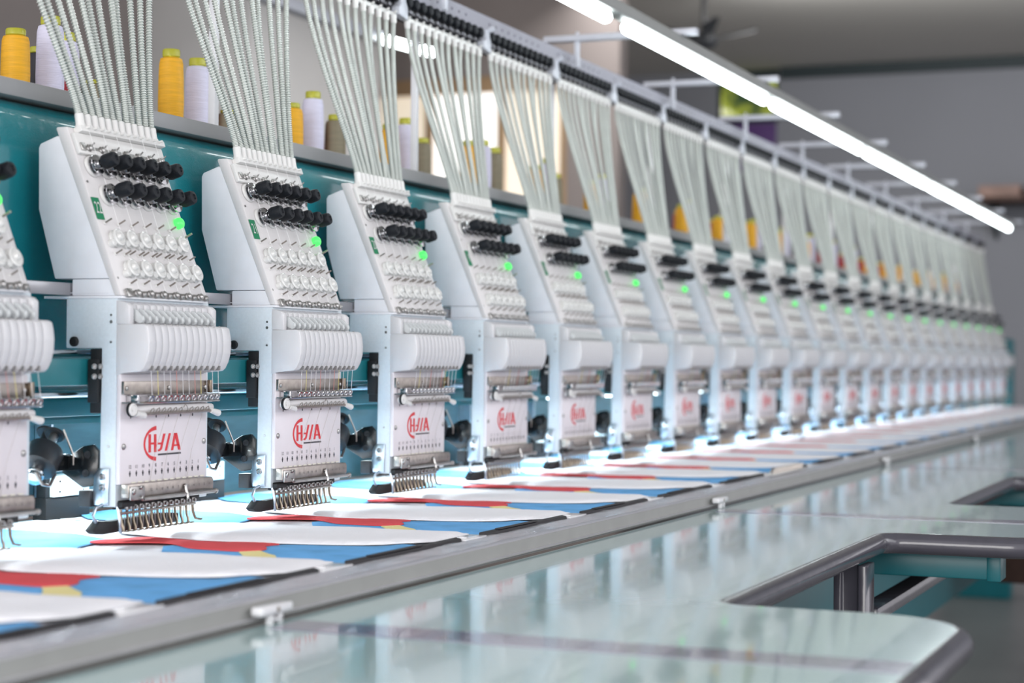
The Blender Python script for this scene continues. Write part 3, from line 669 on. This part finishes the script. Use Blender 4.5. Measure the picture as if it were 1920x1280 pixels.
# ------------------------------------------------------------------ spools on the shelf
def make_spool(kind, mm):
    t = empty('thread_spool', (0, 0, .4228), '', 'thread spool', 'thread spools on the grey shelf')
    b = MB(); b.lathe([(.0150, .0), (.0166, .004), (.0172, .030), (.0168, .055), (.0160, .0720), (.0145, .0775), (.0105, .0790)], (0, 0, .4228), (0, 0, 1), 24); b.build('thread_winding', mm, t)
    b = MB(); b.lathe([(.0100, .0780), (.0118, .0800), (.0118, .0860), (.0108, .0875), (.0060, .0875)], (0, 0, .4228), (0, 0, 1), 20); b.build('spool_cap', 'spool_cap', t)
    return t
protos = {k: make_spool(k, 'thread_'+k) for k in ('yellow', 'white', 'red', 'olive', 'black')}
used = set()
def spool(kind, x, y, lab, sc_=1.0):
    p = protos[kind]
    c = p if kind not in used else copy_tree(p); used.add(kind)
    c.location = (x, y, .4228+ZO); c.scale = (.90, .90, sc_); c['label'] = lab
for n in range(-1, 22):
    X0 = .3*n
    spool('yellow', X0+.1077, .205, 'yellow thread spool on the grey shelf above and behind the %s head' % nth(n), {0: .84, 1: 1.13, 2: .84}.get(n, .95+.08*math.sin(n*2)))
    spool('white', X0+.1720, .208, 'white thread spool on the grey shelf above and behind the %s head' % nth(n), 1.12)
    spool('olive', X0+.300, .240, 'olive brown thread spool on the shelf above and behind the %s head' % nth(n), {0: .55, 1: .6, 4: 1.15}.get(n, .95))
    spool('red', X0+.2750, .262, 'dark red thread spool on the shelf above and behind the %s head' % nth(n), .95 if n else .6)
spool('black', .1960, .240, 'black thread spool behind the nearest yellow spool at the upper left', .80)
spool('white', .2767, .262, 'taller white thread spool behind the tube bundle of the second head', 1.15)

# ------------------------------------------------------------------ strip light
t = empty('strip_light', (3, -.085, .69), 'long overhead strip light on grey bar with white cross arms', 'light fixture')
MB().yz([(-.098, .6840), (-.072, .6840), (-.070, .7020), (-.100, .7020)], .2, 5.97, bev=.001).build('light_bar', 'lamp_bar', t)
for k in range(6):
    x0 = .307+.935*k; x1 = x0+(.862 if k == 0 else .882)
    MB().tube([(x0, -.085, .6735), (x0+.008, -.085, .6735), (x0+.016, -.085, .6735), (x1-.016, -.085, .6735), (x1-.008, -.085, .6735), (x1, -.085, .6735)], [.005, .0085, .0105, .0105, .0085, .005], 16).build('lamp_tube', 'lamp_tube', t)
for k in range(-2, 9):
    x = 1.507+.5577*k
    b = MB(); b.box((x-.008, -.125, .7025), (x+.012, .150, .7130), bev=.001); b.box((x-.004, .086, .6580), (x+.004, .094, .7025), bev=.0006); b.cyl((x, .09, .713), (x, .09, .719), .003, 8)
    b.build('cross_arm', 'bracket_paint', t)

# ------------------------------------------------------------------ fabric panels
def hgt(x, y):
    return .0024*noise.noise(Vector((x*14, y*9, 3.1)))+.0007*noise.noise(Vector((x*45, y*22, 1.7)))
def patch(poly, off, thick=.0008, g=.012, puff=0, wob=0):
    b = MB(); vs = [b.bm.verts.new((p[0], p[1], 0)) for p in poly]; f = b._f(vs)
    bmesh.ops.triangulate(b.bm, faces=[f])
    xs_ = [p[0] for p in poly]; ys_ = [p[1] for p in poly]
    x = min(xs_)+g
    while x < max(xs_)-1e-4:
        bmesh.ops.bisect_plane(b.bm, geom=b.bm.verts[:]+b.bm.edges[:]+b.bm.faces[:], plane_co=(x, 0, 0), plane_no=(1, 0, 0)); x += g
    y = min(ys_)+g
    while y < max(ys_)-1e-4:
        bmesh.ops.bisect_plane(b.bm, geom=b.bm.verts[:]+b.bm.edges[:]+b.bm.faces[:], plane_co=(0, y, 0), plane_no=(0, 1, 0)); y += g
    bd = {v for e in b.bm.edges if len(e.link_faces) == 1 for v in e.verts}
    top = b.bm.verts[:]
    r = bmesh.ops.extrude_face_region(b.bm, geom=b.bm.faces[:])
    new = [e for e in r['geom'] if isinstance(e, bmesh.types.BMVert)]
    newset = set(new)
    for v in b.bm.verts:
        base = -.0300+off+hgt(v.co.x, v.co.y)
        if v in newset:
            e = 1.0
            if puff: e = min([math.hypot(v.co.x-q.co.x, v.co.y-q.co.y) for q in bd] or [1]); e = min(e/.014, 1)
            v.co.z = base+thick+puff*math.sqrt(max(e, 0))
        else: v.co.z = base
    return b
def smooth_poly(pts, it=2):
    for _ in range(it):
        q = []
        for i in range(len(pts)):
            a, c = pts[i], pts[(i+1) % len(pts)]
            q += [(a[0]*.75+c[0]*.25, a[1]*.75+c[1]*.25), (a[0]*.25+c[0]*.75, a[1]*.25+c[1]*.75)]
        pts = q
    return pts
def make_fabric():
    t = empty('fabric_panel', (.1, 0, -.033), '', 'fabric', 'fabric panels clamped along the bed')
    patch([(-.052, .255), (-.052, -.235), (.10, -.2450), (.243, -.2450), (.243, .255)], -.0022, .0010, .02).build('base_cloth', 'cloth_white', t)
    patch([(-.0500, -.080), (-.0500, -.255), (-.010, -.2615), (.1350, -.2590), (.1430, -.235), (.1180, -.2160), (.1090, -.173), (.0940, -.128), (.0500, -.120), (.0330, -.040), (.0250, -.036)], 0, .0009).build('blue_front', 'cloth_blue', t)
    patch(smooth_poly([(.1080, .245), (.1060, .158), (.0560, .030), (.0050, .038), (-.0480, .022), (-.0480, .100), (-.0480, .245)], 1), 0, .0009).build('blue_back', 'cloth_blue_light', t)
    patch(smooth_poly([(.006, .042), (.035, .037), (.071, .041), (.091, .024), (.086, -.011), (.073, -.041), (.078, -.060), (.090, -.090), (.094, -.130), (.070, -.127), (.052, -.131), (.030, -.148), (.012, -.150), (.002, -.134), (.014, -.077), (.024, -.056), (.044, -.035), (.043, -.011), (.017, .007)], 2), .0012, .0010, .010, puff=.0012).build('red_applique', 'cloth_red', t)
    patch([(.000, -.134), (.012, -.150), (-.010, -.178), (-.049, -.204), (-.049, -.166), (-.020, -.150)], .0012, .0008).build('yellow_patch', 'cloth_yellow', t)
    patch(smooth_poly([(.1000, -.128), (.1130, -.173), (.1240, -.216), (.145, -.232), (.150, -.2480), (.200, -.2560), (.2540, -.2580), (.2600, -.2500), (.2500, -.177), (.2560, -.134), (.2540, -.089), (.2480, -.035), (.2460, .028), (.225, .078), (.200, .10), (.120, .09), (.100, .03), (.0980, -.010), (.0900, -.040), (.0960, -.090)], 1), .0014, .0012, .012, puff=.0030).build('white_flap', 'cloth_flap', t)
    return t
f0 = make_fabric()
for n in order(range(-2, 22)):
    if n >= 0: lab = 'white, blue and red fabric panel in front of the %s head from the left' % nth(n)
    elif n == -1: lab = 'fabric panel with red patch in front of the head cut off at the left edge'
    else: lab = 'fabric panel at the lower left picture corner, mostly cut off'
    place(f0, .3*n, lab, n == 0)

# ------------------------------------------------------------------ frame rail, strips, clips, film
b = MB(); b.yz([(-.262, -.0460), (-.262, -.0300), (-.264, -.0285), (-.314, -.0285), (-.3160, -.0300), (-.3160, -.0420), (-.3190, -.0425), (-.3190, -.0440), (-.3165, -.0450), (-.3165, -.0465)], -1.0, 6.75, bev=.0004)
t = empty('frame_rail', (3, -.29, -.0465), 'long grey aluminium frame rail between the fabric and the table', 'rail')
o = b.build('rail_profile', ['rail_grey', 'rail_face'], t)
for p in o.data.polygons:
    if p.normal.y < -.7: p.material_index = 1
s0 = None
def make_strip():
    b = MB(); b.yz([(-.2690, -.0283), (-.2770, -.0283), (-.2760, -.0250), (-.2700, -.0240)], -.050, .190, bev=.0005); b.box((-.01, -.2768, -.0243), (.0980, -.2705, -.0232), bev=.0004)
    t = b.build('clamp_strip', 'rubber_dark'); return tag(t, '', 'clamp', 'black clamp strips along the rail')
s0 = make_strip()
for n in order(range(-2, 22)):
    if n == 6 or n == 5: pass
    lab = 'black clamp strip on the grey rail in front of the %s head' % nth(n) if n > -2 else 'black clamp strip on the rail at the left picture edge'
    place(s0, .3*n, lab, n == 0)
b = MB(); nx, ny = 620, 8; grid = []
for i in range(nx+1):
    row = []
    for j in range(ny+1):
        x = -1.0+7.7*i/nx; y = -.2815-.0325*j/ny
        row.append(b.bm.verts.new((x, y, -.0271+.0022*max(0, noise.noise(Vector((x*16, y*60, .3))))+.0008*noise.noise(Vector((x*70, y*90, 5))))))
    grid.append(row)
for i in range(nx):
    for j in range(ny): b._f([grid[i][j], grid[i+1][j], grid[i+1][j+1], grid[i][j+1]])
tag(b.build('plastic_film', 'film', recalc=False, ang=60), 'clear crumpled plastic film lying along the top of the grey rail', 'film')
def make_tape():
    b = MB(); b.box((.193, -.2800, -.0284), (.247, -.2600, -.0262), bev=.0008); b.lathe([(.005, 0), (.005, .0012), (.003, .0012), (.003, .0002), (0, .0002)], (.206, -.270, -.0262), (0, 0, 1), 14)
    return tag(b.build('tape_tab', 'clear_white'), '', 'tab', 'clear tabs between clamp strips')
q0 = make_tape()
for n in order(range(-2, 21)): place(q0, .3*n, ('clear plastic tab on the rail just right of the %s black strip' % nth(n)) if n > -2 else 'clear plastic tab on the rail nearest the lower left corner', n == 0)
def make_clip(x, lab):
    t = empty('rail_clip', (x, -.33, -.0475), lab, 'clip', 'small white clips on the rail front')
    b = MB(); b.box((x-.024, -.3300, -.0395), (x+.024, -.3195, -.0325), bev=.0022, seg=3); b.build('body', 'clear_white', t)
    b = MB(); b.box((x-.009, -.3290, -.0473), (x-.005, -.3240, -.0397), bev=.0006); b.box((x+.005, -.3290, -.0473), (x+.009, -.3240, -.0397), bev=.0006); b.box((x-.0085, -.3290, -.0445), (x+.0085, -.3240, -.0425), bev=.0006); b.build('foot', 'clear_white', t)
    MB().lathe([(.0020, 0), (.0020, .0006), (0, .0006)], (x, -.3300, -.0360), (0, -1, 0), 10).build('screw', 'brass_metal', t)
for k, (x, lab) in enumerate(((-.275, 'white plastic clip on the rail nearest the camera, lower left'), (.962, 'white plastic clip on the rail front at the middle of the picture'), (2.16, 'small white clip on the rail far right, third from the camera'), (3.36, 'tiny white clip on the rail, fourth from the camera'))): make_clip(x, lab)
t = empty('ribbed_bar', (1.47, -.287, -.027), 'short ribbed grey bar lying on the rail towards the right', 'bar')
MB().box((1.375, -.2970, -.0262), (1.585, -.2830, -.0245), bev=.0008).build('base_strip', 'white_plastic', t)
b = MB()
for k in range(16): x = 1.385+.0125*k; b.tube([(x, -.296+.004, -.0245), (x+.004, -.2930, -.0165), (x+.008, -.2880, -.0170), (x+.008, -.2850, -.0245)], .0018, 6)
b.build('ribs', 'warm_metal', t)

# ------------------------------------------------------------------ table panels with cut-outs
ZT = -.0475; TH = .025
def table(k):
    s = -.275+1.2*k; e = s+1.2; g = .0012
    xa, xb = s+.262, s+.985                       # cut-out
    yo, yi = -.803, -.592; R1, R2 = .075, .030
    pts = [(s+g, -.322), (s+g, yo)]
    pts += arc(xa-R1, yo+R1, R1, -90, 0, 10)
    pts += arc(xa+R2, yi-R2, R2, 180, 90, 6)
    pts += arc(xb-R2, yi-R2, R2, 90, 0, 6)
    pts += arc(xb+R1, yo+R1, R1, 180, 270, 10)
    pts += [(e-g, yo), (e-g, -.322)]
    where = ('nearest the camera', 'second from the camera', 'third from the camera', 'fourth from the camera', 'fifth from the camera', 'farthest away')[k] if k >= 0 else 'under the lower picture edge'
    t = empty('work_table', (s+.6, -.5, ZT-TH), 'pale green glossy table panel with dark rim, %s' % where, 'table', 'pale green table panels in a row')
    b = MB(); b.xy(pts, ZT-.002, ZT, bev=0); b.build('table_top', 'table_top', t)
    b = MB(); inner = [(s+g, -.322), (s+g, yo+.006)]+[(min(max(p[0], s+g), e-g), p[1]) for p in pts[2:-2]]+[(e-g, yo+.006), (e-g, -.322)]
    b.xy(pts, ZT-TH+.001, ZT-.0025); b.build('core', 'rubber_dark', t)
    b = MB(); outl = pts[1:-1]; P3 = [(p[0], p[1], ZT-TH/2) for p in outl]
    b.tube(P3, TH/2, 16); b.build('edge_bumper', 'bumper_grey', t)
    return t
for k in (-1, 0, 1, 2, 3, 4, 5): table(k)
for k in range(0, 6):
    s = -.275+1.2*k
    where = ('nearest the camera', 'second from the camera', 'third from the camera', 'fourth from the camera', 'fifth from the camera', 'farthest away')[k]
    tag(MB().box((s-.024, -.802, ZT+.0001), (s+.024, -.335, ZT+.0006)).build('seam_tape', 'seam_tape'), 'dark violet seam strip across the glossy table, %s' % where, 'seam strip', 'seam strips')
# understructure
t = empty('steel_trestle', (2, -.5, ZF), 'teal steel frame with crossbeams under the pale table', 'trestle')
MB().box((-.9, -.40, -.345), (6.8, -.385, ZT-TH-.002), bev=.003).build('apron', 'teal_flat', t)
for k in range(0, 6):
    x = .765+1.2*(k-0)
    cb = MB().box((x, -.712, ZT-TH-.0320), (x+.045, -.405, ZT-TH-.003), bev=.002).build('crossbeam', 'teal_flat', t)
    MB().box((x-.0015, -.725, ZT-TH-.0340), (x+.047, -.7085, ZT-TH-.001), bev=.002).build('end_cap', 'teal_flat', cb)
for k in (-1, 0, 2, 4):
    x = .565+1.2*k
    b = MB(); b.xy([(x, -.568), (x+.05, -.568), (x+.05, -.576), (x+.010, -.578), (x+.010, -.594), (x+.05, -.596), (x+.05, -.604), (x, -.604), (x, -.596), (x+.004, -.594), (x+.004, -.578), (x, -.576)], ZF+.001, ZT-TH-.001, bev=.001); b.build('leg', 'bumper_grey', t)
MB().box((.66, -.600, -.150), (6.6, -.572, -.132), bev=.004).build('stretcher', 'bumper_grey', t)
t = empty('under_table_box', (2.75, -.62, -.31), 'dark reddish brown box hanging under the table at the right edge', 'box')
MB().box((2.45, -.78, -.30), (3.05, -.50, ZT-TH-.012), bev=.006).build('body', 'brown_dark', t)
MB().box((2.44, -.79, ZT-TH-.0115), (3.06, -.45, ZT-TH-.0015), bev=.002).build('mounting_flange', 'brown_dark', t)
